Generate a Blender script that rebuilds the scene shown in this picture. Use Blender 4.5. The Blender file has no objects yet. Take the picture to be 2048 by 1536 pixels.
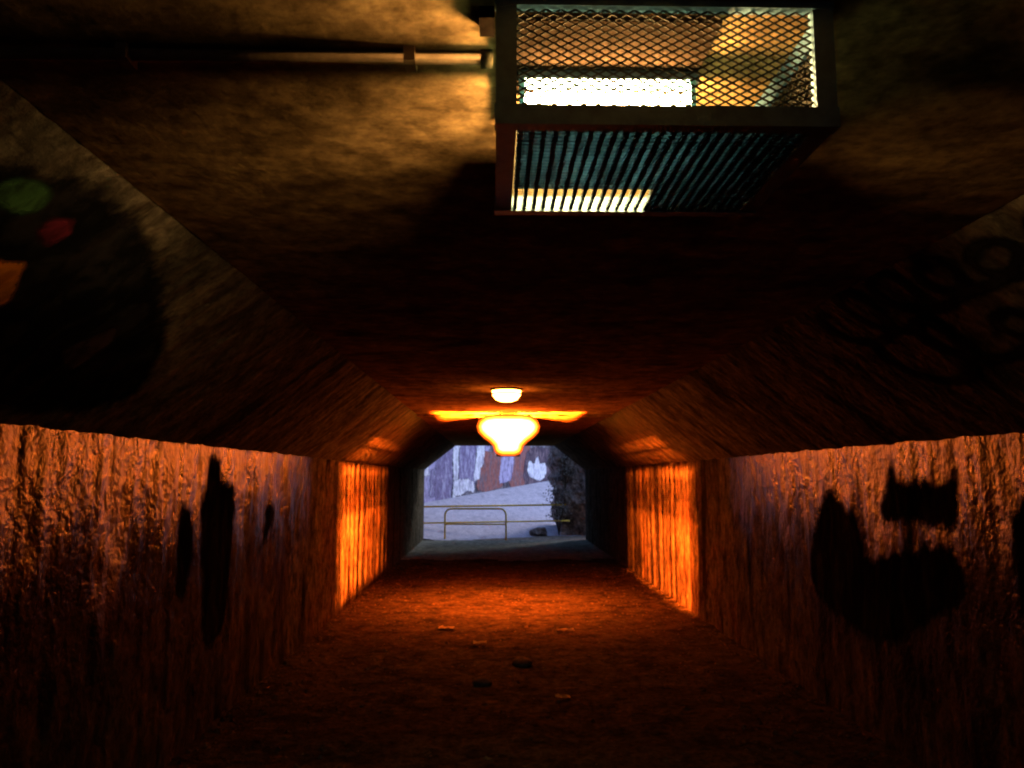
import bpy, bmesh, math, random
from mathutils import Vector, Matrix, noise

random.seed(11)
scene = bpy.context.scene
COL = scene.collection

# ------------------------------------------------------------------ camera
cam_data = bpy.data.cameras.new('camera')
cam = bpy.data.objects.new('camera', cam_data)
COL.objects.link(cam)
cam_data.sensor_width = 36.0
cam_data.lens = 1550 / 2048 * 36
cam_data.clip_start = 0.05
cam_data.clip_end = 3000
cam.location = (0, 0, 1.6)
cam.rotation_euler = (math.radians(90) + math.atan(187 / 1550), 0, -math.atan(34 / 1550))
scene.camera = cam

# ------------------------------------------------------------------ sky and sun (dusk)
world = bpy.data.worlds.new('World')
scene.world = world
world.use_nodes = True
wn = world.node_tree
for n in list(wn.nodes):
    wn.nodes.remove(n)
sky = wn.nodes.new('ShaderNodeTexSky')
sky.sky_type = 'NISHITA'
sky.sun_disc = False
sky.sun_elevation = math.radians(28)
sky.sun_rotation = math.radians(40)
sky.ozone_density = 4.0
bg = wn.nodes.new('ShaderNodeBackground')
bg.inputs['Strength'].default_value = 0.15
wo = wn.nodes.new('ShaderNodeOutputWorld')
wn.links.new(sky.outputs[0], bg.inputs[0])
wn.links.new(bg.outputs[0], wo.inputs[0])

sun_data = bpy.data.lights.new('sun', 'SUN')
sun_data.energy = 0.6
sun_data.angle = math.radians(12)
sun_data.color = (1.0, 0.9, 0.8)
sun = bpy.data.objects.new('sun', sun_data)
COL.objects.link(sun)
# sky sun_rotation is clockwise from +Y
_el, _az = sky.sun_elevation, sky.sun_rotation
_d = Vector((math.sin(_az) * math.cos(_el), math.cos(_az) * math.cos(_el), math.sin(_el)))
sun.rotation_euler = (-_d).to_track_quat('-Z', 'Y').to_euler()
sun.location = (0, 0, 40)

# ------------------------------------------------------------------ exposure and render
scene.view_settings.view_transform = 'Standard'
scene.view_settings.look = 'None'
scene.view_settings.exposure = 2.0
scene.view_settings.gamma = 1.0
scene.view_settings.use_curve_mapping = False
cy = scene.cycles
cy.max_bounces = 8
cy.diffuse_bounces = 1
cy.sample_clamp_indirect = 4.0
cy.caustics_reflective = False
cy.caustics_refractive = False
cy.filter_width = 2.2
cy.use_denoising = True

# ------------------------------------------------------------------ helpers
def bx(bm, x0, x1, y0, y1, z0, z1):
    vs = [bm.verts.new((x, y, z)) for z in (z0, z1) for y in (y0, y1) for x in (x0, x1)]
    for f in ((0, 2, 3, 1), (4, 5, 7, 6), (0, 1, 5, 4), (2, 6, 7, 3), (0, 4, 6, 2), (1, 3, 7, 5)):
        bm.faces.new([vs[i] for i in f])
    return vs


def prism(bm, pts, axis, a0, a1):
    """extrude a 2-D outline along one axis; pts are the two other coordinates in xyz order"""
    def mk(p, a):
        if axis == 'x': return (a, p[0], p[1])
        if axis == 'y': return (p[0], a, p[1])
        return (p[0], p[1], a)
    A = [bm.verts.new(mk(p, a0)) for p in pts]
    B = [bm.verts.new(mk(p, a1)) for p in pts]
    n = len(pts)
    bm.faces.new(A)
    bm.faces.new(B[::-1])
    for i in range(n):
        bm.faces.new((A[i], B[i], B[(i + 1) % n], A[(i + 1) % n]))


def tube(bm, path, r, seg=10, cap=True):
    path = [Vector(p) for p in path]
    rings = []
    prev = None
    for i, p in enumerate(path):
        if i == 0: t = path[1] - path[0]
        elif i == len(path) - 1: t = path[-1] - path[-2]
        else: t = (path[i + 1] - path[i]).normalized() + (path[i] - path[i - 1]).normalized()
        t.normalize()
        if prev is None:
            ref = Vector((0, 0, 1)) if abs(t.z) < 0.9 else Vector((1, 0, 0))
            a = t.cross(ref).normalized()
        else:
            a = (prev - t * prev.dot(t)).normalized()
        prev = a
        b = t.cross(a)
        rr = r[i] if isinstance(r, (list, tuple)) else r
        rings.append([bm.verts.new(p + (a * math.cos(k * 2 * math.pi / seg) + b * math.sin(k * 2 * math.pi / seg)) * rr) for k in range(seg)])
    for A, B in zip(rings, rings[1:]):
        for k in range(seg):
            bm.faces.new((A[k], A[(k + 1) % seg], B[(k + 1) % seg], B[k]))
    if cap:
        bm.faces.new(rings[0][::-1])
        bm.faces.new(rings[-1])


def lathe(bm, prof, cx, cy_, seg=24):
    """prof: list of (radius, z)"""
    rings = []
    for r, z in prof:
        if r < 1e-5:
            rings.append([bm.verts.new((cx, cy_, z))])
        else:
            rings.append([bm.verts.new((cx + r * math.cos(k * 2 * math.pi / seg), cy_ + r * math.sin(k * 2 * math.pi / seg), z)) for k in range(seg)])
    for A, B in zip(rings, rings[1:]):
        for k in range(seg):
            k2 = (k + 1) % seg
            if len(A) == 1 and len(B) == 1: continue
            if len(A) == 1: bm.faces.new((A[0], B[k2], B[k]))
            elif len(B) == 1: bm.faces.new((A[k], A[k2], B[0]))
            else: bm.faces.new((A[k], A[k2], B[k2], B[k]))


def obj(name, bm, mat, parent=None, smooth=False):
    bmesh.ops.recalc_face_normals(bm, faces=bm.faces[:])
    me = bpy.data.meshes.new(name)
    bm.to_mesh(me)
    bm.free()
    if smooth:
        for p in me.polygons: p.use_smooth = True
    if mat: me.materials.append(mat)
    o = bpy.data.objects.new(name, me)
    COL.objects.link(o)
    if parent: o.parent = parent
    return o


def tag(o, label=None, cat=None, group=None, kind=None):
    if label: o['label'] = label
    if cat: o['category'] = cat
    if group: o['group'] = group
    if kind: o['kind'] = kind
    return o


def thing(name, label, cat, group=None):
    o = bpy.data.objects.new(name, None)
    COL.objects.link(o)
    return tag(o, label, cat, group)


def NB():
    return bmesh.new()


# ------------------------------------------------------------------ materials
def new_mat(name):
    m = bpy.data.materials.new(name)
    m.use_nodes = True
    nt = m.node_tree
    return m, nt, nt.nodes['Principled BSDF']


def pos_node(nt, scale):
    g = nt.nodes.new('ShaderNodeNewGeometry')
    mp = nt.nodes.new('ShaderNodeMapping')
    mp.inputs['Scale'].default_value = scale
    nt.links.new(g.outputs['Position'], mp.inputs['Vector'])
    return mp.outputs[0]


def noise_node(nt, vec, scale, detail=6, rough=0.6, dist=0.0):
    n = nt.nodes.new('ShaderNodeTexNoise')
    n.inputs['Scale'].default_value = scale
    n.inputs['Detail'].default_value = detail
    n.inputs['Roughness'].default_value = rough
    n.inputs['Distortion'].default_value = dist
    nt.links.new(vec, n.inputs['Vector'])
    return n.outputs['Fac']


def ramp(nt, fac, stops):
    r = nt.nodes.new('ShaderNodeValToRGB')
    el = r.color_ramp.elements
    while len(el) < len(stops): el.new(0.5)
    for e, (p, c) in zip(el, stops):
        e.position = p
        e.color = (*c, 1) if len(c) == 3 else c
    nt.links.new(fac, r.inputs[0])
    return r.outputs[0]


def mixc(nt, a, b, fac, mode='MIX'):
    n = nt.nodes.new('ShaderNodeMix')
    n.data_type = 'RGBA'
    n.blend_type = mode
    if isinstance(fac, float): n.inputs[0].default_value = fac
    else: nt.links.new(fac, n.inputs[0])
    for k, v in ((6, a), (7, b)):
        if isinstance(v, tuple): n.inputs[k].default_value = (*v, 1)
        else: nt.links.new(v, n.inputs[k])
    return n.outputs[2]


def math_node(nt, op, a, b):
    n = nt.nodes.new('ShaderNodeMath')
    n.operation = op
    for k, v in ((0, a), (1, b)):
        if isinstance(v, (int, float)): n.inputs[k].default_value = v
        else: nt.links.new(v, n.inputs[k])
    return n.outputs[0]


def bump(nt, bsdf, h, strength, dist):
    b = nt.nodes.new('ShaderNodeBump')
    b.inputs['Strength'].default_value = strength
    b.inputs['Distance'].default_value = dist
    nt.links.new(h, b.inputs['Height'])
    nt.links.new(b.outputs[0], bsdf.inputs['Normal'])


def concrete(name, streak, c_lo, c_hi, stain, fine=40, streak_scale=1.0, bstr=0.8, bdist=0.02, stain_lo=0.5, tints=None, blotk=0.75, gloss=None):
    """cast concrete: streak = mapping scale that stretches the grain along one direction"""
    m, nt, bs = new_mat(name)
    v = pos_node(nt, streak)
    s1 = noise_node(nt, v, 5 * streak_scale, 3, 0.5, 0.4)
    base = ramp(nt, s1, [(0.3, c_lo), (0.7, c_hi)])
    v2 = pos_node(nt, (streak[0] * 0.8, streak[1] * 0.9, streak[2] * (0.32 if streak[2] < 1 else 0.8)))
    s2 = noise_node(nt, v2, 2.3 * streak_scale, 3, 0.6)
    sf = ramp(nt, s2, [(stain_lo, (0, 0, 0)), (stain_lo + 0.16, (1, 1, 1))])
    v3 = pos_node(nt, (1, 1, 1))
    s3 = noise_node(nt, v3, fine, 3, 0.7)
    v5 = pos_node(nt, tuple(0.4 + 0.6 * q for q in streak))
    s5 = noise_node(nt, v5, fine * 0.38, 3, 0.65)
    col = mixc(nt, base, stain, sf)
    grit = ramp(nt, s3, [(0.3, (0.55, 0.55, 0.55)), (0.65, (1.1, 1.1, 1.1))])
    col = mixc(nt, col, grit, 0.8, 'MULTIPLY')
    blot = ramp(nt, s5, [(0.36, (0.35, 0.34, 0.33)), (0.62, (1.15, 1.15, 1.15))])
    col = mixc(nt, col, blot, blotk, 'MULTIPLY')
    if tints:
        t = noise_node(nt, v3, 1.1, 3, 0.5, 1.0)
        tc = ramp(nt, t, tints)
        col = mixc(nt, col, tc, 0.9, 'MULTIPLY')
    nt.links.new(col, bs.inputs['Base Color'])
    bs.inputs['Roughness'].default_value = 0.9
    bs.inputs['Specular IOR Level'].default_value = 0.0
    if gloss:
        # damp gloss, masked by height and depth to place the lamp's sheen
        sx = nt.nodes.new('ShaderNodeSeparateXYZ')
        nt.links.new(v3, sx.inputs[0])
        sheen_z = math_node(nt, 'ADD', sx.outputs[2], math_node(nt, 'MULTIPLY', math_node(nt, 'SUBTRACT', s2, 0.5), 1.6))
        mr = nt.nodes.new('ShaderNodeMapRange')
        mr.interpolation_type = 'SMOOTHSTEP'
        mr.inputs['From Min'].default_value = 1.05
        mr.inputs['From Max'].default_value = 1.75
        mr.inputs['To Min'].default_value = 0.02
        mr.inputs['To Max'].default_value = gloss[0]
        nt.links.new(sheen_z, mr.inputs['Value'])
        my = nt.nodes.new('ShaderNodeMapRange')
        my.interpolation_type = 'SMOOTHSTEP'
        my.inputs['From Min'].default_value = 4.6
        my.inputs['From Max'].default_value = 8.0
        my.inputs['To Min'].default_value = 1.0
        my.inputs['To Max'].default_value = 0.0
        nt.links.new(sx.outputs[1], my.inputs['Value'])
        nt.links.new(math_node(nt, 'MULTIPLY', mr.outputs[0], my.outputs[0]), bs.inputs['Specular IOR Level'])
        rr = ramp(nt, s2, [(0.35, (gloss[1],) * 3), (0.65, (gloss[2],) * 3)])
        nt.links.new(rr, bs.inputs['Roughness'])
    s4 = noise_node(nt, v3, 9, 2, 0.6)
    h = math_node(nt, 'ADD', math_node(nt, 'MULTIPLY', s1, 1.0), math_node(nt, 'MULTIPLY', s3, 0.45))
    h = math_node(nt, 'ADD', h, math_node(nt, 'MULTIPLY', s4, 0.7))
    h = math_node(nt, 'ADD', h, math_node(nt, 'MULTIPLY', s5, 0.6))
    bump(nt, bs, h, bstr, bdist)
    return m


def paint(name, col, rough=0.6, var=0.35, metal=0.0, scale=14, bstr=0.25):
    m, nt, bs = new_mat(name)
    v = pos_node(nt, (1, 1, 1))
    n = noise_node(nt, v, scale, 6, 0.65)
    lo = tuple(c * (1 - var) for c in col)
    hi = tuple(min(1, c * (1 + var)) for c in col)
    nt.links.new(ramp(nt, n, [(0.3, lo), (0.7, hi)]), bs.inputs['Base Color'])
    bs.inputs['Roughness'].default_value = rough
    bs.inputs['Metallic'].default_value = metal
    bs.inputs['Specular IOR Level'].default_value = 0.5 if rough < 0.6 else 0.0
    n2 = noise_node(nt, v, scale * 6, 4, 0.6)
    bump(nt, bs, n2, bstr, 0.004)
    return m


def glow(name, col, strength):
    m, nt, bs = new_mat(name)
    bs.inputs['Base Color'].default_value = (0.8, 0.75, 0.6, 1)
    bs.inputs['Emission Color'].default_value = (*col, 1)
    bs.inputs['Emission Strength'].default_value = strength
    return m


TINT = [(0.35, (1.0, 0.8, 0.85)), (0.5, (1, 1, 1)), (0.62, (0.8, 0.85, 1.0))]
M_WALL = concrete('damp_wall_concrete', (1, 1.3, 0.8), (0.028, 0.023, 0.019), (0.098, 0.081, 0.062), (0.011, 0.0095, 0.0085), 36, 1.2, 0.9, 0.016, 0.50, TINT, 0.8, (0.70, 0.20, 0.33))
M_WALLMATTE = concrete('matte_wall_concrete', (1, 1.3, 0.8), (0.045, 0.04, 0.032), (0.12, 0.105, 0.08), (0.022, 0.02, 0.017), 36, 1.2, 0.8, 0.014, 0.50, None, 0.8)  # matte copy for the far walls, made to keep sky sheen off them
M_BACK = concrete('joint_concrete', (1, 2, 0.5), (0.05, 0.045, 0.04), (0.12, 0.10, 0.08), (0.03, 0.03, 0.03))
M_HAUNCH = concrete('dark_haunch_concrete', (0.7, 1.3, 0.7), (0.06, 0.048, 0.035), (0.155, 0.125, 0.085), (0.035, 0.03, 0.023), 34, 1.1, 0.8, 0.025, 0.53)
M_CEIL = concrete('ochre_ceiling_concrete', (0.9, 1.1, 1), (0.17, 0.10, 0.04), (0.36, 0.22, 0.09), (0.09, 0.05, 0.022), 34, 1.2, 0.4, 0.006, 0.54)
M_FLOOR = concrete('dirt_floor', (1, 1, 1), (0.03, 0.025, 0.021), (0.075, 0.062, 0.05), (0.02, 0.017, 0.015), 45, 1.0, 1.0, 0.03, 0.55)
M_GROUND = concrete('outdoor_asphalt', (1, 1, 1), (0.10, 0.10, 0.105), (0.17, 0.17, 0.18), (0.08, 0.07, 0.065), 25, 1.0, 0.6, 0.02, 0.58)
M_FLOORDAY = concrete('daylit_floor_concrete', (1, 1, 1), (0.13, 0.135, 0.12), (0.24, 0.245, 0.22), (0.09, 0.09, 0.08), 30, 1.0, 0.6, 0.015, 0.58, None, 0.5)
M_RAMP = concrete('pale_ramp_concrete', (1, 0.6, 1), (0.33, 0.315, 0.40), (0.43, 0.41, 0.52), (0.23, 0.22, 0.28), 45, 1.2, 0.4, 0.006, 0.60, None, 0.25)
M_DIRT = concrete('leaf_dirt', (1, 1, 1), (0.16, 0.12, 0.10), (0.30, 0.23, 0.19), (0.10, 0.07, 0.06), 22, 2.0, 0.8, 0.03, 0.55, None, 0.5)
M_GRAFWALL = concrete('outdoor_wall_concrete', (1, 1, 0.4), (0.20, 0.165, 0.20), (0.36, 0.31, 0.37), (0.10, 0.075, 0.095), 18, 1.4, 0.6, 0.02, 0.50)
M_ROCK = concrete('brown_rock', (1, 1, 1), (0.20, 0.155, 0.15), (0.42, 0.33, 0.32), (0.10, 0.08, 0.08), 14, 1.4, 1.0, 0.05, 0.52)
M_STEEL = paint('blue_grey_steel', (0.05, 0.11, 0.16), 0.55, 0.4, 0.2, 20)
M_MESH = paint('mesh_steel', (0.035, 0.03, 0.024), 0.7, 0.3, 0.0, 30)
def tinted_sheet(name, col, trans):
    m, nt, bs = new_mat(name)
    bs.inputs['Base Color'].default_value = (*col, 1)
    bs.inputs['Roughness'].default_value = 0.35
    t = nt.nodes.new('ShaderNodeBsdfTranslucent')
    v = pos_node(nt, (6, 1.5, 1))
    n = noise_node(nt, v, 5, 4, 0.6)
    nt.links.new(ramp(nt, n, [(0.3, tuple(c * 0.5 for c in trans)), (0.7, tuple(c * 1.4 for c in trans))]), t.inputs['Color'])
    a = nt.nodes.new('ShaderNodeAddShader')
    out = nt.nodes['Material Output']
    nt.links.new(bs.outputs[0], a.inputs[0]); nt.links.new(t.outputs[0], a.inputs[1])
    nt.links.new(a.outputs[0], out.inputs['Surface'])
    return m


M_PLATE = tinted_sheet('blue_tinted_sheet', (0.02, 0.05, 0.07), (0.018, 0.038, 0.060))


def spray(name, col, under, soft=0.05, amp=0.16):
    m, nt, bs = new_mat(name)
    v = pos_node(nt, (3.2, 3.2, 0.9))
    n = noise_node(nt, v, 2.6, 5, 0.65, 0.6)
    v2 = pos_node(nt, (1, 1, 0.6))
    n2 = noise_node(nt, v2, 11, 4, 0.7)
    c = mixc(nt, under, col, ramp(nt, n, [(0.38, (0, 0, 0)), (0.52, (1, 1, 1))]))
    c = mixc(nt, c, ramp(nt, n2, [(0.3, (0.5, 0.5, 0.5)), (0.65, (1.15, 1.15, 1.15))]), 0.8, 'MULTIPLY')
    nt.links.new(c, bs.inputs['Base Color'])
    bs.inputs['Roughness'].default_value = 0.9
    bs.inputs['Specular IOR Level'].default_value = 0.0
    at = nt.nodes.new('ShaderNodeAttribute')
    at.attribute_name = 'edge'
    k = math_node(nt, 'ADD', at.outputs['Fac'], math_node(nt, 'MULTIPLY', math_node(nt, 'SUBTRACT', n2, 0.5), amp))
    mr = nt.nodes.new('ShaderNodeMapRange')
    mr.interpolation_type = 'SMOOTHSTEP'
    mr.inputs['From Min'].default_value = 0.0
    mr.inputs['From Max'].default_value = soft
    nt.links.new(k, mr.inputs['Value'])
    nt.links.new(mr.outputs[0], bs.inputs['Alpha'])
    return m


M_CREAM = paint('cream_enamel', (0.05, 0.04, 0.022), 0.7, 0.5, 0, 40)
M_DARKBROWN = paint('dark_brown_paint', (0.007, 0.0042, 0.0025), 0.8, 0.6, 0, 60)
M_COND = paint('conduit_paint', (0.22, 0.14, 0.075), 0.6, 0.4)
M_YELLOW = paint('yellow_rail_paint', (0.80, 0.50, 0.05), 0.45, 0.2)
M_BLACK = spray('black_wall_paint', (0.005, 0.0045, 0.004), (0.014, 0.012, 0.011), 0.09, 0.18)
M_GREEN = spray('green_wall_paint', (0.04, 0.10, 0.035), (0.015, 0.03, 0.012), 0.03, 0.05)
M_RED = spray('crimson_wall_paint', (0.10, 0.012, 0.022), (0.03, 0.006, 0.008), 0.03, 0.05)
M_ORANGE = spray('orange_wall_paint', (0.5, 0.16, 0.015), (0.3, 0.09, 0.01), 0.03, 0.05)
M_MAUVE = spray('mauve_wall_paint', (0.05, 0.028, 0.03), (0.02, 0.012, 0.012), 0.03, 0.05)
M_LINE = spray('dark_spray_line', (0.012, 0.010, 0.010), (0.03, 0.025, 0.02), 0.035, 0.05)
M_WHITEG = spray('white_graffiti', (0.82, 0.76, 0.86), (0.40, 0.34, 0.48))
M_LILAC = spray('lilac_graffiti', (0.50, 0.42, 0.64), (0.22, 0.17, 0.31))
M_GREYG = spray('grey_violet_graffiti', (0.24, 0.185, 0.32), (0.46, 0.40, 0.58))
M_REDG = spray('red_brown_graffiti', (0.34, 0.13, 0.12), (0.22, 0.15, 0.18))
M_DARKG = spray('dark_graffiti', (0.10, 0.07, 0.10), (0.24, 0.16, 0.19))
M_PAPER = paint('scrap_paper', (0.6, 0.52, 0.42), 0.8, 0.2)
M_GRIT = paint('grit', (0.075, 0.06, 0.045), 0.8, 0.8, 0, 9)
M_PEBBLE = paint('pebble_stone', (0.07, 0.055, 0.045), 0.9, 0.4, 0, 20)
M_LEAF = paint('leaf_green', (0.22, 0.20, 0.19), 0.7, 0.45, 0, 20)
M_BARK = paint('bark', (0.06, 0.045, 0.035), 0.9, 0.4)
M_TUBE = glow('tube_glow', (1.0, 0.60, 0.21), 400)
M_TUBEEND = paint('tube_end_cap', (0.10, 0.35, 0.45), 0.4, 0.1)  # cyan stands in for the cool fringe round the bright tube
M_SOD_PANEL, _nt, _bs = new_mat('bowl_bloom_glow')
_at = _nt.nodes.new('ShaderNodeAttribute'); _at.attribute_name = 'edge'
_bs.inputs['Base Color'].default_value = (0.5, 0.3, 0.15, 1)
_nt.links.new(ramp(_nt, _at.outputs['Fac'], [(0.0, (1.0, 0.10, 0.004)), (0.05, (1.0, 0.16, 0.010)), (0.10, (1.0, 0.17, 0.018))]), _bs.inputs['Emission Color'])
_st = ramp(_nt, _at.outputs['Fac'], [(0.0, (0.004,) * 3), (0.022, (0.02,) * 3), (0.05, (0.10,) * 3), (0.09, (1.0,) * 3)])  # emission fades to a dim orange rim, imitating bloom round the lamp
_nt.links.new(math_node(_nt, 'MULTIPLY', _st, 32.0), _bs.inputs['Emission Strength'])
M_SOD_BULB = glow('sodium_bulb_glow', (1.0, 0.30, 0.04), 40)
M_SOD_SMALL = glow('small_lamp_glow', (1.0, 0.24, 0.03), 20)

# ------------------------------------------------------------------ the tunnel
L, R, BL, BR, HS, HC = -1.845, 2.37, -1.04, 1.56, 1.80, 2.43
Y0, Y1 = -14.0, 20.2

tunnel = thing('tunnel', 'concrete pedestrian tunnel with sloped haunches between its walls and flat ceiling', 'tunnel')

wall_l = NB(); bx(wall_l, L - 0.4, L - 0.03, Y0, Y1, -0.3, HS + 0.02)
wall_l = obj('wall', wall_l, M_BACK, tunnel)
wall_r = NB(); bx(wall_r, R + 0.03, R + 0.4, Y0, Y1, -0.3, HS + 0.02)
wall_r = obj('wall', wall_r, M_BACK, tunnel)
b = NB(); prism(b, [(L - 0.4, HS + 0.021), (L - 0.030, HS + 0.021), (BL - 0.0, HC + 0.024), (BL - 0.0, HC + 0.4), (L - 0.4, HC + 0.4)], 'y', Y0, Y1)
haunch_l = obj('haunch', b, M_BACK, tunnel)
b = NB(); prism(b, [(R + 0.4, HS + 0.021), (R + 0.030, HS + 0.021), (BR + 0.0, HC + 0.024), (BR + 0.0, HC + 0.4), (R + 0.4, HC + 0.4)], 'y', Y0, Y1)
haunch_r = obj('haunch', b, M_BACK, tunnel)

# ceiling: a gently uneven slab soffit
b = NB()
nx, ny = 14, 300
grid = []
for j in range(ny + 1):
    y = Y0 + (Y1 - Y0) * j / ny
    row = []
    for i in range(nx + 1):
        x = BL + 0.002 + (BR - BL - 0.004) * i / nx
        dz = 0.006 * noise.noise(Vector((x * 1.6, y * 2.2, 3.0)))
        row.append(b.verts.new((x, y, HC + dz)))
    grid.append(row)
for j in range(ny):
    for i in range(nx):
        b.faces.new((grid[j][i], grid[j][i + 1], grid[j + 1][i + 1], grid[j + 1][i]))
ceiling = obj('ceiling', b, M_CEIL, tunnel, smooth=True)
b = NB(); bx(b, BL + 0.003, BR - 0.003, Y0, Y1, HC + 0.03, HC + 0.4)
obj('roof_slab', b, M_BACK, tunnel)
b = NB(); bx(b, BL + 0.01, BR - 0.01, 10.22, 10.36, HC - 0.028, HC + 0.029)
obj('ceiling_rib', b, M_CEIL, tunnel)


def wall_relief(side, y, z):
    """rough cast face: ridges that run down the wall, in metres towards the inside"""
    o = 31.0 * side
    f = 0.35 + 0.65 * min(1.0, max(0.0, (HS - z) / 0.12))
    return f * (0.013 * noise.noise(Vector((y * 4.0, z * 0.9, o))) + 0.010 * noise.noise(Vector((y * 11.0, z * 4.0, o + 4)))
            + 0.006 * noise.noise(Vector((y * 22.0, z * 13.0, o + 9))))


def cast_panel_wall(side, ya, yb, parent):
    y = ya
    s = 1 if side < 0 else -1
    base = L if side < 0 else R
    while y < yb - 0.02:
        w = random.uniform(1.1, 1.9)
        if y + w > yb - 0.5: w = yb - y
        g = 0.0002
        n = max(8, int(w / (0.018 if y < 12 else 0.03)))
        m = 30
        bm = NB()
        V = []
        for i in range(n + 1):
            yy = y + g + (w - 2 * g) * i / n
            col = []
            for k in range(m + 1):
                z = -0.05 + (HS + 0.062) * k / m
                d = wall_relief(side, yy, z)
                if i in (0, n): d -= 0.0008
                col.append(bm.verts.new((base + s * d, yy, z)))
            V.append(col)
        for i in range(n):
            for k in range(m):
                bm.faces.new((V[i][k], V[i + 1][k], V[i + 1][k + 1], V[i][k + 1]))
        # edge returns back to the slab
        for i in (0, n):
            E = [bm.verts.new((base - s * 0.029, V[i][k].co.y, V[i][k].co.z)) for k in range(m + 1)]
            D = [bm.verts.new(v.co) for v in V[i]]
            for k in range(m):
                bm.faces.new((D[k], D[k + 1], E[k + 1], E[k]))
        obj('cast_panel', bm, M_WALL if y < 12.9 else M_WALLMATTE, parent, True)
        y += w


def haunch_relief(side, y, t):
    o = 17.0 * side
    return (0.009 * noise.noise(Vector((y * 4.0, t * 0.8, o))) + 0.007 * noise.noise(Vector((y * 11.0, t * 1.6, o + 4)))
            + 0.004 * noise.noise(Vector((y * 24.0, t * 7.0, o + 8))))


def cast_panel_haunch(side, ya, yb, parent):
    p0 = Vector((L if side < 0 else R, 0, HS)); p1 = Vector((BL if side < 0 else BR, 0, HC))
    u = (p1 - p0); ln = u.length; u.normalize()
    n = Vector((u.z, 0, -u.x))
    if n.z > 0: n = -n
    y = ya
    while y < yb - 0.02:
        w = random.uniform(1.4, 2.4)
        if y + w > yb - 0.6: w = yb - y
        c = max(8, int(w / 0.025)); m = 18
        bm = NB()
        V = []
        for i in range(c + 1):
            yy = y + 0.002 + (w - 0.004) * i / c
            V.append([bm.verts.new(p0 + Vector((0, yy, 0)) + u * (0.0 + ln * k / m) + n * (haunch_relief(side, yy, k / m) - (0.0006 if i in (0, c) else 0))) for k in range(m + 1)])
        for i in range(c):
            for k in range(m):
                bm.faces.new((V[i][k], V[i + 1][k], V[i + 1][k + 1], V[i][k + 1]))
        for i in (0, c):
            E = [bm.verts.new(v.co - n * 0.02) for v in V[i]]
            D = [bm.verts.new(v.co) for v in V[i]]
            for k in range(m):
                bm.faces.new((D[k], D[k + 1], E[k + 1], E[k]))
        obj('cast_panel', bm, M_HAUNCH, parent, True)
        y += w
    return p0, u, n, ln


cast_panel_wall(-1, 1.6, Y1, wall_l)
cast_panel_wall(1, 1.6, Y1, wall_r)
HLf = cast_panel_haunch(-1, 0.9, Y1, haunch_l)
HRf = cast_panel_haunch(1, 0.9, Y1, haunch_r)
for sd, par in ((-1, wall_l), (1, wall_r)):      # behind the viewer: one long plain lining each side
    bm = NB()
    if sd < 0: bx(bm, L - 0.028, L, Y0, 1.59, -0.05, HS + 0.012)
    else: bx(bm, R, R + 0.028, Y0, 1.59, -0.05, HS + 0.012)
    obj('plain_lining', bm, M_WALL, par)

# floor
b = NB()
nx, ny = 44, 400
grid = []
for j in range(ny + 1):
    y = Y0 + (Y1 - Y0) * (j / ny)
    row = []
    for i in range(nx + 1):
        x = L - 0.025 + (R - L + 0.05) * i / nx
        dz = 0.018 * noise.noise(Vector((x * 2.5, y * 2.5, 0))) + 0.010 * noise.noise(Vector((x * 9, y * 9, 5)))
        row.append(b.verts.new((x, y, dz)))
    grid.append(row)
for j in range(ny):
    for i in range(nx):
        f = b.faces.new((grid[j][i], grid[j][i + 1], grid[j + 1][i + 1], grid[j + 1][i]))
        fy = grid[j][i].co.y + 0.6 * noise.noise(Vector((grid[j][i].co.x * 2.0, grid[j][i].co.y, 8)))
        f.material_index = 1 if fy > 15.6 else 0  # paler floor towards the exit paints in the daylight there
fl = tag(obj('tunnel_floor', b, M_FLOOR, None, True), kind='structure')
fl.data.materials.append(M_FLOORDAY)

# headwall round the far mouth
b = NB()
bx(b, -9, L - 0.001, Y1 + 0.002, Y1 + 0.30, -0.3, 4.2)
bx(b, R + 0.001, 9, Y1 + 0.002, Y1 + 0.30, -0.3, 4.2)
bx(b, L + 0.001, R - 0.001, Y1 + 0.002, Y1 + 0.30, HC, 4.2)
prism(b, [(L + 0.001, HS), (BL, HC - 0.001), (L + 0.001, HC - 0.001)], 'y', Y1 + 0.002, Y1 + 0.30)
prism(b, [(R - 0.001, HS), (BR, HC - 0.001), (R - 0.001, HC - 0.001)], 'y', Y1 + 0.002, Y1 + 0.30)
hw = obj('headwall', b, M_BACK)
tag(hw, 'concrete headwall framing the far mouth of the tunnel', 'wall')

# ------------------------------------------------------------------ murals on the walls
def smooth_outline(pts, k=3, jitter=0.0):
    out = []
    n = len(pts)
    for i in range(n):
        p0, p1, p2, p3 = [Vector(pts[(i + d) % n]) for d in (-1, 0, 1, 2)]
        for q in range(k):
            t = q / k
            v = 0.5 * ((2 * p1) + (-p0 + p2) * t + (2 * p0 - 5 * p1 + 4 * p2 - p3) * t * t + (-p0 + 3 * p1 - 3 * p2 + p3) * t ** 3)
            out.append((v.x + random.uniform(-jitter, jitter), v.y + random.uniform(-jitter, jitter)))
    return out


def seg_dist(p, a, c):
    ab = c - a
    t = max(0.0, min(1.0, (p - a).dot(ab) / max(ab.length_squared, 1e-9)))
    return (p - a - ab * t).length


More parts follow.
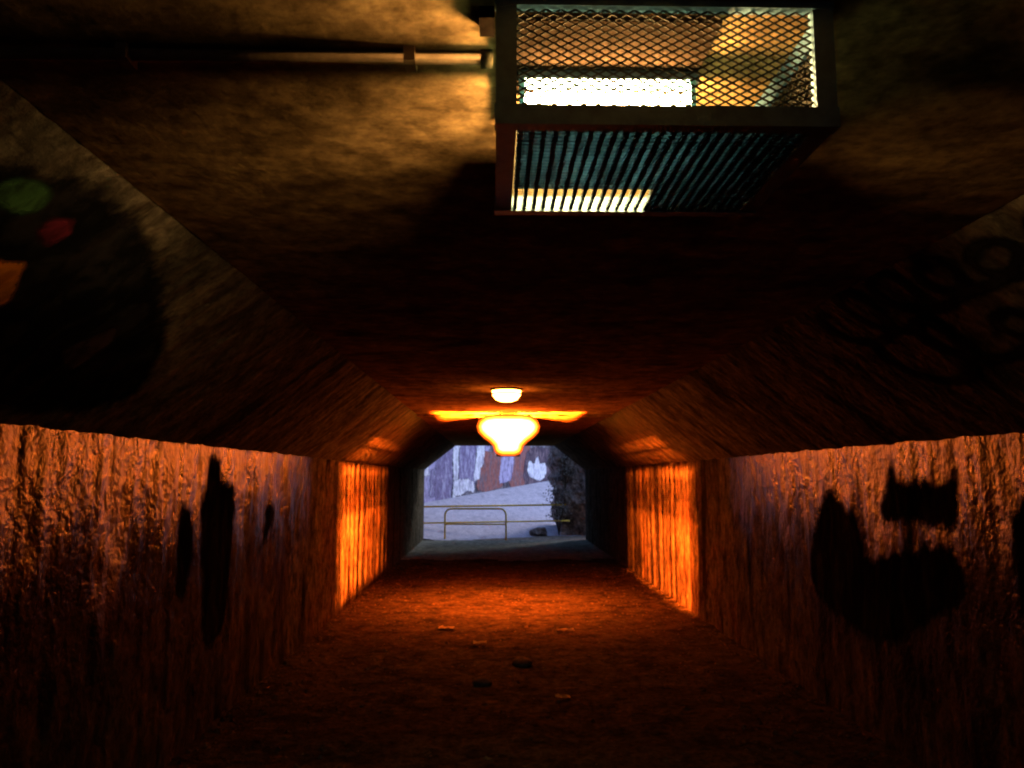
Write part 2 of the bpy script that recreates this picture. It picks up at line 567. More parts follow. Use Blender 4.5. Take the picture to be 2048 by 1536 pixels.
def paint_sheet(pts, place, size=0.035):
    """fill an outline with small triangles that follow the relief below it; keeps the distance to the rim"""
    bm = NB()
    lay = bm.verts.layers.float.new('edge')
    vs = [bm.verts.new((p[0], p[1], 0)) for p in pts]
    es = [bm.edges.new((vs[i], vs[(i + 1) % len(vs)])) for i in range(len(vs))]
    bmesh.ops.triangle_fill(bm, use_beauty=True, use_dissolve=False, edges=es)
    for _ in range(7):
        long = [e for e in bm.edges if e.calc_length() > size]
        if not long: break
        bmesh.ops.subdivide_edges(bm, edges=long, cuts=1)
        bmesh.ops.triangulate(bm, faces=bm.faces[:])
    P2 = [Vector((p[0], p[1], 0)) for p in pts]
    rim = [(P2[i], P2[(i + 1) % len(P2)]) for i in range(len(P2))]
    for v in bm.verts:
        v[lay] = min(seg_dist(v.co, a, c) for a, c in rim)
    for v in bm.verts:
        v.co = place(v.co.x, v.co.y)
    return bm


def wall_patch(name, side, yz, mat, parent, lift=0.004, k=3, jitter=0.008, label=None):
    pts = smooth_outline(yz, k, jitter)
    base, s = (L, 1) if side < 0 else (R, -1)
    bm = paint_sheet(pts, lambda y, z: Vector((base + s * (wall_relief(side, y, z) + lift), y, z)))
    o = obj(name, bm, mat, parent, True)
    if label: o['label'] = label
    return o


def haunch_patch(name, fr, yt, mat, parent, lift, label=None, k=3, jitter=0.006):
    p0, u, n, ln = fr
    pts = smooth_outline([(a, t * ln) for a, t in yt], k, jitter)
    bm = paint_sheet(pts, lambda y, t: p0 + u * t + Vector((0, y, 0)) + n * (haunch_relief(-1, y, t / ln) + lift))
    o = obj(name, bm, mat, parent, True)
    if label: o['label'] = label
    return o


haunch_patch('painted_patch', HLf, [(1.45, 0.72), (1.742, 0.867), (1.856, 0.926), (2.021, 0.968), (2.16, 0.982), (2.32, 0.97), (2.582, 0.899), (2.8, 0.823), (3.26, 0.598), (3.481, 0.371), (3.45, 0.16), (2.9, 0.03), (2.2, 0.03), (1.4, 0.03)], M_BLACK, haunch_l, 0.004, 'large black painted mural shape with rounded top')
haunch_patch('painted_patch', HLf, [(1.815, 0.828), (1.852, 0.872), (1.933, 0.883), (1.995, 0.834), (1.986, 0.764), (1.917, 0.746), (1.80, 0.75)], M_GREEN, haunch_l, 0.007, 'green painted oval')
haunch_patch('painted_patch', HLf, [(2.043, 0.74), (2.039, 0.805), (2.108, 0.832), (2.168, 0.794), (2.168, 0.736), (2.112, 0.708)], M_RED, haunch_l, 0.007, 'dark crimson painted oval')
haunch_patch('painted_patch', HLf, [(1.90, 0.55), (2.076, 0.623), (2.154, 0.647), (2.221, 0.583), (2.268, 0.482), (2.0, 0.38), (1.9, 0.45)], M_ORANGE, haunch_l, 0.007, 'bright orange painted patch')
haunch_patch('painted_patch', HLf, [(2.728, 0.39), (2.802, 0.585), (2.914, 0.499), (2.908, 0.316)], M_MAUVE, haunch_l, 0.007, 'dull mauve painted patch')

def haunch_line(fr, side, path, w, mat, parent, label):
    p0, u, n, ln = fr
    bm = NB()
    lay = bm.verts.layers.float.new('edge')
    rows = []
    for i, (y, t) in enumerate(path):
        a = path[max(i - 1, 0)]; c = path[min(i + 1, len(path) - 1)]
        d = Vector((c[0] - a[0], (c[1] - a[1]) * ln, 0)).normalized()
        q = Vector((-d.y, d.x, 0))
        row = []
        for k in (-1, 0, 1):
            yy, tt = y + q.x * w * k, t + q.y * w * k / ln
            v = bm.verts.new(p0 + u * (tt * ln) + Vector((0, yy, 0)) + n * (haunch_relief(side, yy, tt) + 0.004))
            v[lay] = w if k == 0 else 0.0
            row.append(v)
        rows.append(row)
    for r0, r1 in zip(rows, rows[1:]):
        for k in (0, 1):
            bm.faces.new((r0[k], r0[k + 1], r1[k + 1], r1[k]))
    o = obj('painted_line', bm, mat, parent, True)
    o['label'] = label


for (ya, yb, tc, ta, lo) in ((3.7, 1.6, 0.82, 0.15, 7), (3.6, 1.9, 0.52, 0.17, 4)):
    path = []
    for k in range(161):
        q = k / 160
        a = q * lo * 2 * math.pi
        path.append((ya + (yb - ya) * q + 0.17 * math.sin(a), tc + ta * math.cos(a) * (0.8 + 0.25 * math.sin(q * 9)) + 0.04 * math.sin(q * 5)))
    haunch_line(HRf, 1, path, 0.045, M_LINE, haunch_r, 'looping dark spray-painted line')

wall_patch('painted_figure', -1, [(5.034, 1.765), (5.329, 1.765), (5.346, 1.634), (5.59, 1.565), (5.638, 1.44), (5.597, 1.093), (5.50, 0.6), (5.1, 0.5), (5.02, 1.0), (4.915, 1.369), (5.013, 1.584)], M_BLACK, wall_l, label='black painted upright figure with narrow neck')
wall_patch('painted_figure', -1, [(4.599, 1.456), (4.786, 1.45), (4.886, 1.279), (4.82, 0.9), (4.62, 0.9)], M_BLACK, wall_l, label='black painted post shape')
wall_patch('painted_figure', -1, [(6.335, 1.401), (6.591, 1.392), (6.576, 1.167), (6.193, 0.962), (6.005, 0.982), (6.298, 1.166)], M_BLACK, wall_l, label='black painted slanting stick shape')
wall_patch('painted_figure', 1, [(5.434, 1.572), (5.29, 1.448), (5.077, 1.389), (4.964, 1.174), (4.903, 1.133), (4.394, 1.25), (4.051, 1.28), (3.9, 1.0), (4.449, 0.70), (4.926, 0.55), (5.734, 0.70), (5.915, 0.945), (5.708, 1.399)], M_BLACK, wall_r, label='black painted shape with one pointed peak')
wall_patch('painted_figure', 1, [(4.684, 1.675), (4.56, 1.718), (4.514, 1.629), (4.103, 1.626), (4.025, 1.704), (3.94, 1.676), (3.926, 1.537), (3.953, 1.31), (4.391, 1.30), (4.788, 1.31), (4.763, 1.523)], M_BLACK, wall_r, lift=0.006, label='black painted block with two ear-like corners')
wall_patch('painted_figure', 1, [(3.556, 1.50), (3.615, 1.266), (3.505, 0.9), (3.1, 0.8), (3.0, 1.5), (3.3, 1.62)], M_BLACK, wall_r, label='black painted rounded shape')

# ------------------------------------------------------------------ caged lamp on the ceiling near the viewer
def strands(bm, org, ux, uy, un, w, h, cw, ch, t, d):
    """expanded-metal sheet: diamond strands over a w x h rectangle at org"""
    org, ux, uy, un = Vector(org), Vector(ux), Vector(uy), Vector(un)
    def seg(a, c):
        a2 = org + ux * a[0] + uy * a[1]; c2 = org + ux * c[0] + uy * c[1]
        dr = (c2 - a2).normalized(); sd = dr.cross(un).normalized() * t / 2; dp = un * d / 2
        vs = [bm.verts.new(p + s * sd + q * dp) for p in (a2, c2) for s, q in ((-1, -1), (1, -1), (1, 1), (-1, 1))]
        for f in ((0, 1, 5, 4), (1, 2, 6, 5), (2, 3, 7, 6), (3, 0, 4, 7)):
            bm.faces.new([vs[i] for i in f])
    ni, nj = int(w / (cw / 2)), int(h / (ch / 2))
    sx, sy = w / ni, h / nj
    for j in range(nj):
        for i in range(ni):
            if (i + j) % 2 == 0: seg((i * sx, j * sy), ((i + 1) * sx, (j + 1) * sy))
            else: seg((i * sx, (j + 1) * sy), ((i + 1) * sx, j * sy))


cage = thing('caged_ceiling_lamp', 'blue-grey steel cage lamp with white tube on the ceiling nearest the viewer', 'lamp')
CX0, CX1, CY0, CY1, CZ0, CZ1 = 0.0, 0.592, 1.262, 1.722, 2.200, 2.418
fw = 0.036
for (x0, x1) in ((CX0, CX0 + fw), (CX1 - fw, CX1)):
    for (y0, y1) in ((CY0, CY0 + 0.02), (CY1 - 0.02, CY1)):
        b = NB(); bx(b, x0, x1, y0, y1, CZ0 + fw + 0.001, CZ1 - 0.001); obj('corner_post', b, M_STEEL, cage)
for (y0, y1) in ((CY0 - 0.002, CY0 + 0.026), (CY1 - 0.026, CY1 + 0.002)):
    b = NB(); bx(b, CX0 - 0.002, CX1 + 0.002, y0, y1, CZ0, CZ0 + fw); obj('bottom_rail', b, M_STEEL, cage)
for (x0, x1) in ((CX0, CX0 + fw), (CX1 - fw, CX1)):
    b = NB(); bx(b, x0, x1, CY0 + 0.0265, CY1 - 0.0265, CZ0 + 0.002, CZ0 + 0.030); obj('bottom_rail', b, M_STEEL, cage)
b = NB(); bx(b, CX0 - 0.002, CX1 + 0.002, CY0 - 0.002, CY0 + 0.02, CZ1, CZ1 + 0.02); obj('top_rail', b, M_STEEL, cage)
b = NB(); bx(b, CX0 + fw + 0.001, CX1 - fw - 0.001, CY1 - 0.018, CY1 - 0.006, CZ0 + fw + 0.001, 2.396); obj('back_shield', b, M_CREAM, cage)  # solid plate added to keep tube light off the ceiling beyond
b = NB(); bx(b, CX1 - 0.012, CX1 - 0.004, CY0 + 0.021, CY1 - 0.021, CZ1 - 0.030, CZ1 + 0.02); obj('side_shield', b, M_STEEL, cage)  # added to trim the tube light on the right-hand ceiling
b = NB(); bx(b, CX0 + 0.004, CX0 + 0.012, CY0 + 0.021, CY1 - 0.021, CZ1 - 0.004, CZ1 + 0.02); obj('top_rail', b, M_STEEL, cage)
b = NB(); bx(b, CX0 + 0.004, CX0 + 0.012, CY0 + 0.021, CY1 - 0.021, CZ0 + 0.031, 2.328); obj('side_shield', b, M_STEEL, cage)  # unseen, added to hold tube light off the left wall
b = NB(); bx(b, CX1 - 0.012, CX1 - 0.004, CY0 + 0.021, CY1 - 0.021, CZ0 + 0.031, 2.285); obj('side_shield', b, M_STEEL, cage)  # added to hold tube light off the right wall
# mesh sheets
b = NB(); strands(b, (CX0 + fw, CY0 + 0.012, CZ0 + fw), (1, 0, 0), (0, 0, 1), (0, 1, 0), CX1 - CX0 - 2 * fw, CZ1 - CZ0 - fw, 0.026, 0.0135, 0.0030, 0.002)
o = obj('front_mesh', b, M_MESH, cage); o['kind'] = 'stuff'
b = NB(); strands(b, (CX1 - 0.016, CY0 + 0.022, CZ0 + 0.031), (0, 1, 0), (0, 0, 1), (1, 0, 0), CY1 - CY0 - 0.044, 0.14, 0.042, 0.022, 0.0042, 0.002)
o = obj('side_mesh', b, M_MESH, cage); o['kind'] = 'stuff'
# underside: solid gear plate, then an open slot of bars at the far left
b = NB(); bx(b, CX0 + fw + 0.002, CX1 - fw - 0.002, CY0 + 0.034, 1.600, CZ0 + 0.014, CZ0 + 0.018)
bx(b, 0.335, CX1 - fw - 0.002, 1.6005, CY1 - 0.028, CZ0 + 0.014, CZ0 + 0.018)
obj('gear_plate', b, M_PLATE, cage)
nb = 25
for i in range(nb):
    x = CX0 + fw + 0.008 + (CX1 - CX0 - 2 * fw - 0.016) * i / (nb - 1)
    b = NB(); bx(b, x - 0.0042, x + 0.0042, CY0 + 0.0265, CY1 - 0.0265, CZ0 + 0.004, CZ0 + 0.013)
    obj('grille_bar', b, M_STEEL, cage)
for i in range(26):
    y = CY0 + 0.045 + i * 0.0145
    b = NB(); bx(b, CX0 + fw + 0.001, CX1 - fw - 0.001, y - 0.0008, y + 0.0008, CZ0 + 0.0022, CZ0 + 0.0038)
    obj('grille_wire', b, M_STEEL, cage)
# lamp: gear tray, holders and tube
b = NB(); prism(b, [(1.448, 2.384), (1.492, 2.384), (1.492, 2.392), (1.485, 2.406), (1.455, 2.406), (1.448, 2.392)], 'x', 0.046, 0.405); obj('lamp_tray', b, M_STEEL, cage)
b = NB(); bx(b, 0.040, 0.405, 1.290, 1.560, 2.4065, 2.4125); obj('ceiling_shade_sheet', b, M_DARKBROWN, cage)  # dark sheet in place of the shaded ceiling above the tube
for x in (0.052, 0.392):
    b = NB(); bx(b, x - 0.005, x + 0.005, 1.448, 1.492, 2.332, 2.3835); obj('lamp_holder', b, M_TUBEEND, cage)
b = NB(); tube(b, [(0.058, 1.47, 2.354), (0.066, 1.47, 2.354), (0.076, 1.47, 2.354), (0.368, 1.47, 2.354), (0.378, 1.47, 2.354), (0.386, 1.47, 2.354)], [0.007, 0.011, 0.0135, 0.0135, 0.011, 0.007], 14); obj('lamp_tube', b, M_TUBE, cage, True)
for x in (0.15, 0.30):
    b = NB(); tube(b, [(x, 1.47, 2.413), (x, 1.47, HC + 0.012)], 0.008, 8); obj('hanger', b, M_STEEL, cage)
# mounting tabs
b = NB(); bx(b, CX0 - 0.03, CX0 - 0.003, 1.285, 1.345, HC - 0.022, HC + 0.01); obj('mounting_tab', b, M_DARKBROWN, cage)

# conduit across the ceiling into the cage
cond = thing('ceiling_conduit', 'thin metal conduit crossing the ceiling to the side of the cage lamp', 'conduit')
b = NB(); tube(b, [(-1.02, 1.438, HC - 0.012), (-0.006, 1.438, HC - 0.012)], 0.0125, 10); obj('pipe', b, M_COND, cond, True)
for x in (-0.168, -0.72):
    b = NB(); bx(b, x - 0.011, x + 0.011, 1.413, 1.463, HC - 0.030, HC + 0.006); obj('saddle_clip', b, M_COND, cond)
b = NB(); tube(b, [(-0.03, 1.438, HC - 0.012), (-0.007, 1.438, HC - 0.012)], 0.019, 12); obj('gland', b, M_CREAM, cond, True)

# ------------------------------------------------------------------ sodium lantern half way down
sod = thing('sodium_lantern', 'large glowing orange lantern hung from the ceiling half way down the tunnel', 'lamp')
SX, SY = 0.17, 10.05
SOD = (1.0, 0.125, 0.007)
half = [(0.15, 2.392), (0.25, 2.365), (0.32, 2.31), (0.345, 2.24), (0.325, 2.17), (0.27, 2.11), (0.205, 2.06), (0.165, 2.015), (0.155, 1.97), (0.13, 1.93), (0.07, 1.905)]
body = [(-x, z) for x, z in half[:1]] + half + [(-x, z) for x, z in half[::-1]][:-1]
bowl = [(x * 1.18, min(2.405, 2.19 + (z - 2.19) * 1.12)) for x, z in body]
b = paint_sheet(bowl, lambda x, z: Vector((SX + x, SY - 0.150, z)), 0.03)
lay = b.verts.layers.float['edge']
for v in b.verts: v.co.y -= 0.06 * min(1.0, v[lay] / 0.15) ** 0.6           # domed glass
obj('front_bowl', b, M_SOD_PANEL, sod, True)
b = NB(); prism(b, [(SX + x * 0.97, z * 0.97 + 0.065) for x, z in bowl], 'y', SY - 0.149, SY - 0.139); obj('bowl_frame', b, M_STEEL, sod)
b = NB(); bx(b, SX - 0.15, SX + 0.15, SY - 0.124, SY - 0.112, 1.875, 2.39); obj('front_shield', b, M_STEEL, sod)  # unseen plates added to confine the bulb's light to a wall band
b = NB(); bx(b, SX - 0.15, SX + 0.15, SY + 0.262, SY + 0.274, 1.875, 2.39); obj('rear_shield', b, M_STEEL, sod)
b = NB(); bx(b, SX - 0.15, SX + 0.15, SY - 0.1115, SY + 0.2615, 1.875, 1.881); obj('bottom_shield', b, M_STEEL, sod)  # unseen, added to keep the bulb's light off the floor
for sg in (-1, 1):
    xs = sorted((SX + sg * 0.146, SX + sg * 0.150))
    b = NB(); bx(b, xs[0], xs[1], SY - 0.1115, SY - 0.066, 1.8815, 2.39); obj('side_shield', b, M_STEEL, sod)  # added to cut the near edge of the lit band
    for q, w in ((-0.0600, 0.0048), (-0.0485, 0.0042), (-0.0380, 0.0034)):
        b = NB(); bx(b, xs[0] + 0.0006, xs[1] - 0.0006, SY + q - w, SY + q + w, 1.8815, 2.30); obj('guard_bar', b, M_STEEL, sod)
    yy = SY - 0.036
    while yy < SY + 0.25:                                            # upright guard bars
        yy += random.uniform(0.011, 0.026)
        w = random.uniform(0.002, 0.0062)
        b = NB(); bx(b, xs[0] + 0.0006, xs[1] - 0.0006, yy - w, yy + w, 1.8815, 2.30); obj('guard_bar', b, M_STEEL, sod)
    for z, hw_ in ((1.962, 0.0022), (1.972, 0.0026), (1.981, 0.0026), (1.990, 0.0022), (2.006, 0.0057), (2.0185, 0.0057), (2.031, 0.0057), (2.043, 0.0057), (2.055, 0.0057), (2.067, 0.0057), (2.079, 0.0057)):
        b = NB(); bx(b, xs[0] - 0.001, xs[1] + 0.001, SY - 0.0655, SY + 0.2615, z - hw_, z + hw_); obj('shade_band', b, M_STEEL, sod)  # bands added to dim the upper wall and haunch
for dx in (-0.1, 0.1):
    b = NB(); tube(b, [(SX + dx, SY + 0.268, 2.3905), (SX + dx, SY + 0.268, HC + 0.012)], 0.008, 8); obj('hanger', b, M_STEEL, sod)
    b = NB(); tube(b, [(SX + dx, SY - 0.118, 2.3905), (SX + dx, SY - 0.118, HC + 0.012)], 0.008, 8); obj('hanger', b, M_STEEL, sod)
b = NB(); lathe(b, [(0, 2.045), (0.014, 2.05), (0.02, 2.075), (0.02, 2.16), (0.008, 2.175), (0, 2.175)], SX, SY, 14); obj('bulb', b, M_SOD_BULB, sod, True)
b = NB(); tube(b, [(SX, SY, 2.176), (SX, SY, 2.34), (SX, SY + 0.261, 2.345)], 0.010, 8); obj('bulb_socket', b, M_STEEL, sod)


def lamp_light(name, kind, power, loc, radius, parent):
    ld = bpy.data.lights.new(name, kind)
    ld.energy = power
    ld.color = SOD
    ld.shadow_soft_size = radius
    lo_ = bpy.data.objects.new(name, ld)
    COL.objects.link(lo_)
    lo_.location = loc
    lo_.parent = parent
    return ld


lamp_light('bulb_light', 'POINT', 6000, (SX, SY, 2.022), 0.006, sod)
sp = lamp_light('floor_pool_spot', 'SPOT', 520, (SX, SY + 0.05, 1.862), 0.03, sod)  # spot added under the housing to make the pool on the floor
sp.spot_size = math.radians(118)
sp.spot_blend = 0.9

small = thing('bulkhead_lamp', 'small glowing bulkhead lamp on the ceiling just above the big lantern', 'lamp')
b = NB(); lathe(b, [(0, HC + 0.004), (0.15, HC + 0.004), (0.15, HC - 0.018), (0, HC - 0.018)], 0.108, 7.28, 24); obj('base', b, M_STEEL, small)
b = NB(); lathe(b, [(0.135, HC - 0.0185), (0.13, HC - 0.06), (0.10, HC - 0.10), (0.05, HC - 0.118), (0, HC - 0.122)], 0.108, 7.28, 24); obj('dome', b, M_SOD_SMALL, small, True)
b = NB(); lathe(b, [(0.134, HC - 0.042), (0.143, HC - 0.042), (0.143, HC - 0.052), (0.134, HC - 0.052)], 0.108, 7.28, 24); obj('guard_ring', b, M_MESH, small)

# ------------------------------------------------------------------ scraps on the tunnel floor
def scrap(name, label, cat, x, y, s, mat, kind, group=None):
    bm = NB()
    if kind == 'stone':
        bmesh.ops.create_icosphere(bm, subdivisions=2, radius=s)
        for v in bm.verts:
            k = 1 + 0.45 * noise.noise(v.co / s * 1.3 + Vector((x * 7, y * 3, 0)))
            v.co = Vector((v.co.x * k * 1.25, v.co.y * k, v.co.z * k * 0.6))
            v.co += Vector((x, y, s * 0.35))
    else:
        n = 5
        g = [[bm.verts.new((x + (i / n - 0.5) * s * 1.8, y + (j / n - 0.5) * s, 0.022 + s * 0.35 * abs(noise.noise(Vector((i * 0.7 + x * 5, j * 0.9, y)))))) for i in range(n + 1)] for j in range(n + 1)]
        for j in range(n):
            for i in range(n):
                bm.faces.new((g[j][i], g[j][i + 1], g[j + 1][i + 1], g[j + 1][i]))
        bmesh.ops.solidify(bm, geom=bm.faces[:], thickness=0.003)
    return tag(obj(name, bm, mat, None, kind == 'stone'), label, cat, group)


scrap('stone', 'largest dark stone on the lit dirt floor under the lantern', 'stone', 0.242, 6.9, 0.07, M_PEBBLE, 'stone')
scrap('stone', 'dark stone on the shadowed floor nearest the viewer, left of centre', 'stone', -0.092, 6.26, 0.06, M_PEBBLE, 'stone')
scrap('paper_scrap', 'pale crumpled scrap left of centre on the lit floor', 'litter', -0.507, 8.454, 0.09, M_PAPER, 'paper')
scrap('paper_scrap', 'pale crumpled scrap right of centre on the lit floor', 'litter', 0.733, 8.294, 0.10, M_PAPER, 'paper')
scrap('paper_scrap', 'small pale scrap in the middle of the lit floor, nearer than its neighbours', 'litter', -0.139, 7.708, 0.07, M_PAPER, 'paper')
scrap('paper_scrap', 'pale scrap on the dark floor, nearest scrap to the viewer', 'litter', 0.494, 5.84, 0.06, M_PAPER, 'paper')

bm = NB()
for k in range(3200):
    y = 2.5 + 12.0 * random.random() ** 1.0
    e = random.random()
    x = L + 0.04 + (R - L - 0.08) * (e if random.random() < 0.5 else (0.22 * e ** 2 if random.random() < 0.5 else 1 - 0.22 * e ** 2))
    s_ = random.uniform(0.006, 0.022) * (1.6 if random.random() < 0.06 else 1)
    a = random.uniform(0, 6.28)
    z = 0.018 * noise.noise(Vector((x * 2.5, y * 2.5, 0))) + 0.010 * noise.noise(Vector((x * 9, y * 9, 5))) + 0.002
    c = Vector((x, y, z))
    vs = [bm.verts.new(c + Vector((s_ * math.cos(a + q) * f_, s_ * math.sin(a + q) * f_, 0))) for q, f_ in ((0, 1.3), (1.6, 0.7), (3.2, 1.1), (4.6, 0.8))]
    top = bm.verts.new(c + Vector((random.uniform(-0.4, 0.4) * s_, random.uniform(-0.4, 0.4) * s_, s_ * random.uniform(0.4, 0.9))))
    for q in range(4):
        bm.faces.new((vs[q], vs[(q + 1) % 4], top))
tag(obj('floor_grit', bm, M_GRIT), 'loose grit and leaf scraps scattered over the tunnel floor', 'grit', kind='stuff')

# ------------------------------------------------------------------ outside the far mouth
b = NB()
vs = [b.verts.new(p) for p in ((-1500, Y0 - 1400, -0.06), (1500, Y0 - 1400, -0.06), (1500, 1500, -0.06), (-1500, 1500, -0.06))]
b.faces.new(vs)
tag(obj('ground', b, M_GROUND), kind='structure')
b = NB()
n = 30
g = [[b.verts.new((-9 + 18 * i / n, 20.21 + (0.35 + 1.5 * min(1, max(0, ((-9 + 18 * i / n) + 1.6) / 2.0))) * j / 8, -0.02 + 0.012 * noise.noise(Vector((i * 0.9, j * 0.8, 2))))) for i in range(n + 1)] for j in range(9)]
for j in range(8):
    for i in range(n):
        b.faces.new((g[j][i], g[j][i + 1], g[j + 1][i + 1], g[j + 1][i]))
tag(obj('forecourt', b, M_DIRT, None, True), kind='structure')


def ramp_z(x, y):
    return -4.555 - 0.137 * x + 0.212 * y


b = NB()
g = []
for j in range(25):
    row = []
    for i in range(25):
        x = -9 + 18 * i / 24
        yb = 20.4
        y = yb + (40 - yb) * j / 24
        row.append(b.verts.new((x, y, max(ramp_z(x, y), -0.02 if x < 0 else -0.04) + 0.01)))
    g.append(row)
for j in range(24):
    for i in range(24):
        b.faces.new((g[j][i], g[j][i + 1], g[j + 1][i + 1], g[j + 1][i]))
tag(obj('ramp', b, M_RAMP, None, True), kind='structure')

# graffiti wall running back to the right
A, B2 = Vector((-2.163, 24.0, 0)), Vector((2.216, 30.0, 0))
ud = (B2 - A).normalized()
nd = Vector((ud.y, -ud.x, 0))             # faces the tunnel
gw = thing('graffiti_wall', 'tall grey concrete wall covered in pale graffiti beyond the railings', 'wall')


def wall_block(s0, s1, z0, z1, off, th):
    bm = NB()
    P = [A + ud * s0 + nd * off, A + ud * s1 + nd * off, A + ud * s1 - nd * th, A + ud * s0 - nd * th]
    vs = [bm.verts.new(p + Vector((0, 0, z))) for z in (z0, z1) for p in P]
    for f in ((3, 2, 1, 0), (4, 5, 6, 7), (0, 1, 5, 4), (1, 2, 6, 5), (2, 3, 7, 6), (3, 0, 4, 7)):
        bm.faces.new([vs[i] for i in f])
    return bm


obj('base_slab', wall_block(-9, 16, -0.3, 5.0, -0.02, 0.4), M_GRAFWALL, gw)
s = -6.0
while s < 12:
    w = random.uniform(1.0, 1.5)
    obj('wall_panel', wall_block(s + 0.008, s + w - 0.008, -0.2, 4.8, random.uniform(-0.006, 0.006), 0.019), M_GRAFWALL, gw)
    s += w


def graf(pts, mat, lift, jit=0.03, label=None):
    o2 = smooth_outline(pts, 3, jit)
    cx = sum(p[0] for p in o2) / len(o2); cz = sum(p[1] for p in o2) / len(o2)
    o2 = [(cx + (p[0] - cx) * 1.12, cz + (p[1] - cz) * 1.12) for p in o2]
    bm = paint_sheet(o2, lambda a, z: A + ud * a + nd * lift + Vector((0, 0, z)), 0.14)
    o = obj('graffiti_patch', bm, mat, gw)
    if label: o['label'] = label


def strip(s0, s1, z0, z1, lean=0.0):
    return [(s0, z0), (s1, z0 + 0.1), (s1 + lean * 0.5, (z0 + z1) / 2), (s1 + lean, z1), (s0 + lean, z1 + 0.1), (s0 + lean * 0.4 - 0.05, (z0 + z1) / 2)]


graf(strip(-0.8, 0.6, 0.9, 3.4), M_LILAC, 0.012)
graf(strip(0.0, 0.22, 1.6, 2.2), M_WHITEG, 0.018, 0.05)
graf(strip(0.55, 1.25, 1.0, 3.6, 0.2), M_GREYG, 0.016)
graf(strip(0.28, 0.5, 1.0, 1.7), M_GREYG, 0.02)
graf(strip(1.35, 1.6, 1.1, 3.5, 0.15), M_WHITEG, 0.018, 0.06)
graf(strip(1.75, 2.5, 1.3, 3.5, 0.1), M_GREYG, 0.014)
graf(strip(1.5, 2.4, 1.05, 1.45), M_WHITEG, 0.022, 0.06)
graf(strip(2.45, 2.8, 1.5, 2.6, 0.25), M_WHITEG, 0.02, 0.06)
graf(strip(2.7, 3.3, 2.4, 3.5), M_LILAC, 0.012)
graf(strip(2.75, 4.0, 1.2, 2.3), M_REDG, 0.018, 0.04)
graf(strip(3.95, 4.6, 1.45, 2.4, 0.2), M_LILAC, 0.02)
graf(strip(4.65, 5.8, 1.35, 2.7), M_REDG, 0.016)
graf([(5.9, 1.65), (6.6, 1.55), (6.9, 1.9), (6.75, 2.2), (6.5, 2.15), (6.35, 2.45), (6.15, 2.15), (5.85, 2.2), (5.7, 1.9)], M_WHITEG, 0.024, 0.03)
graf([(5.6, 1.4), (7.1, 1.45), (7.3, 2.4), (6.6, 2.7), (5.7, 2.5)], M_DARKG, 0.019)

# railings
def hoop(bm, x0, x1, y, z0, z1, r, rad, yskew=0.0):
    pts = [(x0, y, z0)]
    for k in range(5):
        a = math.pi - k * math.pi / 8
        pts.append((x0 + rad + rad * math.cos(a), y, z1 - rad + rad * math.sin(a)))
    for k in range(5):
        a = math.pi / 2 - k * math.pi / 8
        pts.append((x1 - rad + rad * math.cos(a), y + yskew, z1 - rad + rad * math.sin(a)))
    pts.append((x1, y + yskew, z0))
    tube(bm, pts, r, 8)


rail1 = thing('tube_railing', 'short hoop-shaped yellow tube railing just outside the tunnel mouth', 'railing')
b = NB(); hoop(b, -1.305, 0.295, 20.62, -0.03, 0.785, 0.024, 0.16); obj('hoop', b, M_YELLOW, rail1, True)
b = NB(); tube(b, [(-1.28, 20.62, 0.385), (0.272, 20.62, 0.385)], 0.02, 8); obj('mid_rail', b, M_YELLOW, rail1, True)
rail2 = thing('tube_railing', 'long straight yellow railing running behind the hoop railing', 'railing')
b = NB(); tube(b, [(-3.4, 21.18, 0.80), (2.02, 22.2, 0.835)], 0.026, 8); obj('top_rail', b, M_YELLOW, rail2, True)
b = NB(); tube(b, [(-3.4, 21.18, 0.36), (2.1, 22.0, 0.40)], 0.022, 8); obj('mid_rail', b, M_YELLOW, rail2, True)
for x in (-3.3,):
    b = NB(); tube(b, [(x, 21.2, -0.05), (x, 21.2, 0.83)], 0.025, 8); obj('post', b, M_YELLOW, rail2, True)

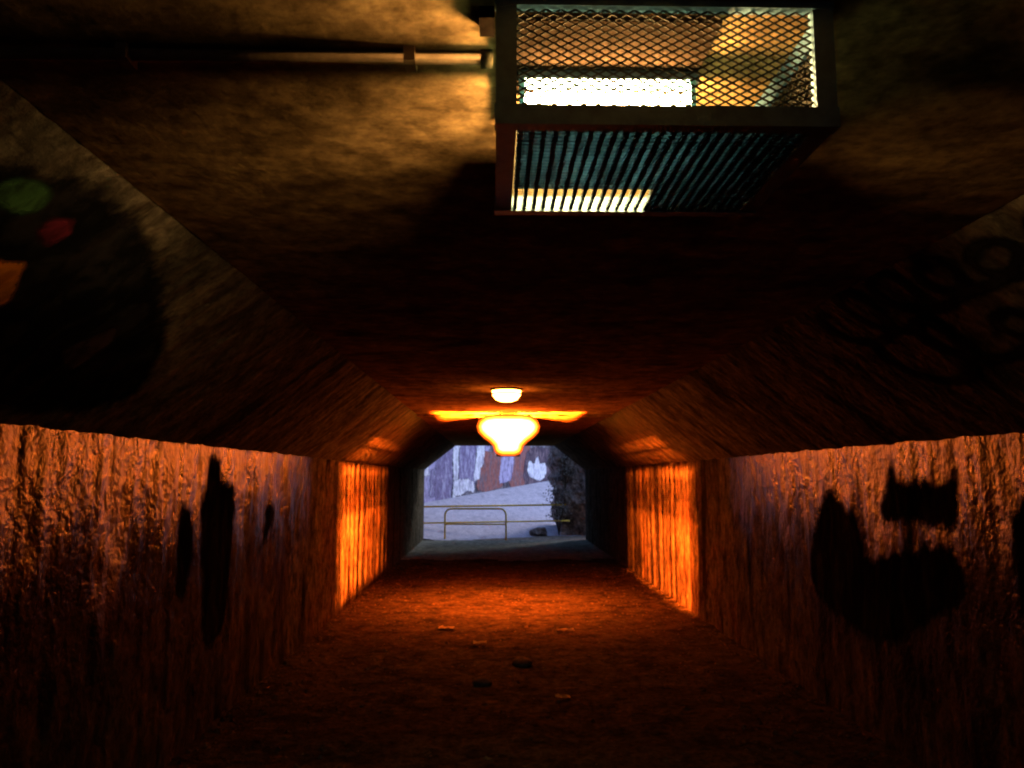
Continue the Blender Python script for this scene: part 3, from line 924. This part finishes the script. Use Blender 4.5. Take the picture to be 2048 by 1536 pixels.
# rough earth-and-stone bank at the right of the mouth
bm = NB()
bmesh.ops.create_cube(bm, size=1)
bmesh.ops.subdivide_edges(bm, edges=bm.edges[:], cuts=34, use_grid_fill=True)
for v in bm.verts:
    p = Vector((2.75 + v.co.x * 1.9, 22.9 + v.co.y * 1.2, 1.55 + v.co.z * 3.6))
    d = Vector((v.co.x, v.co.y, v.co.z * 0.3)).normalized()
    k = 0.30 * noise.noise(p * 1.1) + 0.18 * noise.noise(p * 2.6) + 0.09 * noise.noise(p * 6.0) + 0.04 * noise.noise(p * 14.0)
    v.co = p + d * k + Vector((-0.20 * v.co.z, 0, 0))
tag(obj('rock_bank', bm, M_ROCK), 'rough brown earth and stone bank right of the railings', 'bank')
bm = NB()
bmesh.ops.create_icosphere(bm, subdivisions=3, radius=1)
for v in bm.verts:
    d = v.co.normalized()
    k = 1 + 0.35 * noise.noise(d * 1.6) + 0.14 * noise.noise(d * 5)
    v.co = Vector((1.25 + d.x * 0.26 * k, 22.0 + d.y * 0.22 * k, 0.06 + d.z * 0.15 * k))
tag(obj('rock', bm, M_ROCK), 'low small rock lying in front of the brown bank', 'rock')


def shrub(x, y, z, h, nleaf, label):
    t = thing('shrub', label, 'shrub')
    bm = NB()
    tips = []
    for k in range(7):
        a = random.uniform(0, 6.28); sp = random.uniform(0.15, 0.4)
        p1 = (x + sp * 0.5 * math.cos(a), y + sp * 0.5 * math.sin(a), z + h * 0.5)
        p2 = (x + sp * math.cos(a), y + sp * math.sin(a), z + h * random.uniform(0.75, 1))
        tube(bm, [(x, y, z), p1, p2], [0.014, 0.009, 0.004], 5)
        tips += [p1, p2]
    obj('stems', bm, M_BARK, t)
    bm = NB()
    for k in range(nleaf):
        c = Vector(random.choice(tips)) + Vector((random.gauss(0, 0.11), random.gauss(0, 0.11), random.gauss(0, 0.14)))
        rot = Matrix.Rotation(random.uniform(0, 6.28), 3, 'Z') @ Matrix.Rotation(random.uniform(-1.2, 1.2), 3, 'X')
        s = random.uniform(0.03, 0.06)
        vs = [bm.verts.new(c + rot @ Vector(p)) for p in ((-s * 0.5, 0, 0), (0, -s, 0.01), (s * 0.5, 0, 0), (0, s, 0.01))]
        bm.faces.new(vs)
    tag(obj('foliage', bm, M_LEAF, t), kind='stuff')


shrub(1.80, 22.0, 0.0, 1.3, 420, 'straggly leafy shrub at the foot of the brown bank')
shrub(2.00, 22.2, 1.3, 1.0, 380, 'straggly leafy shrub growing from the upper face of the brown bank')
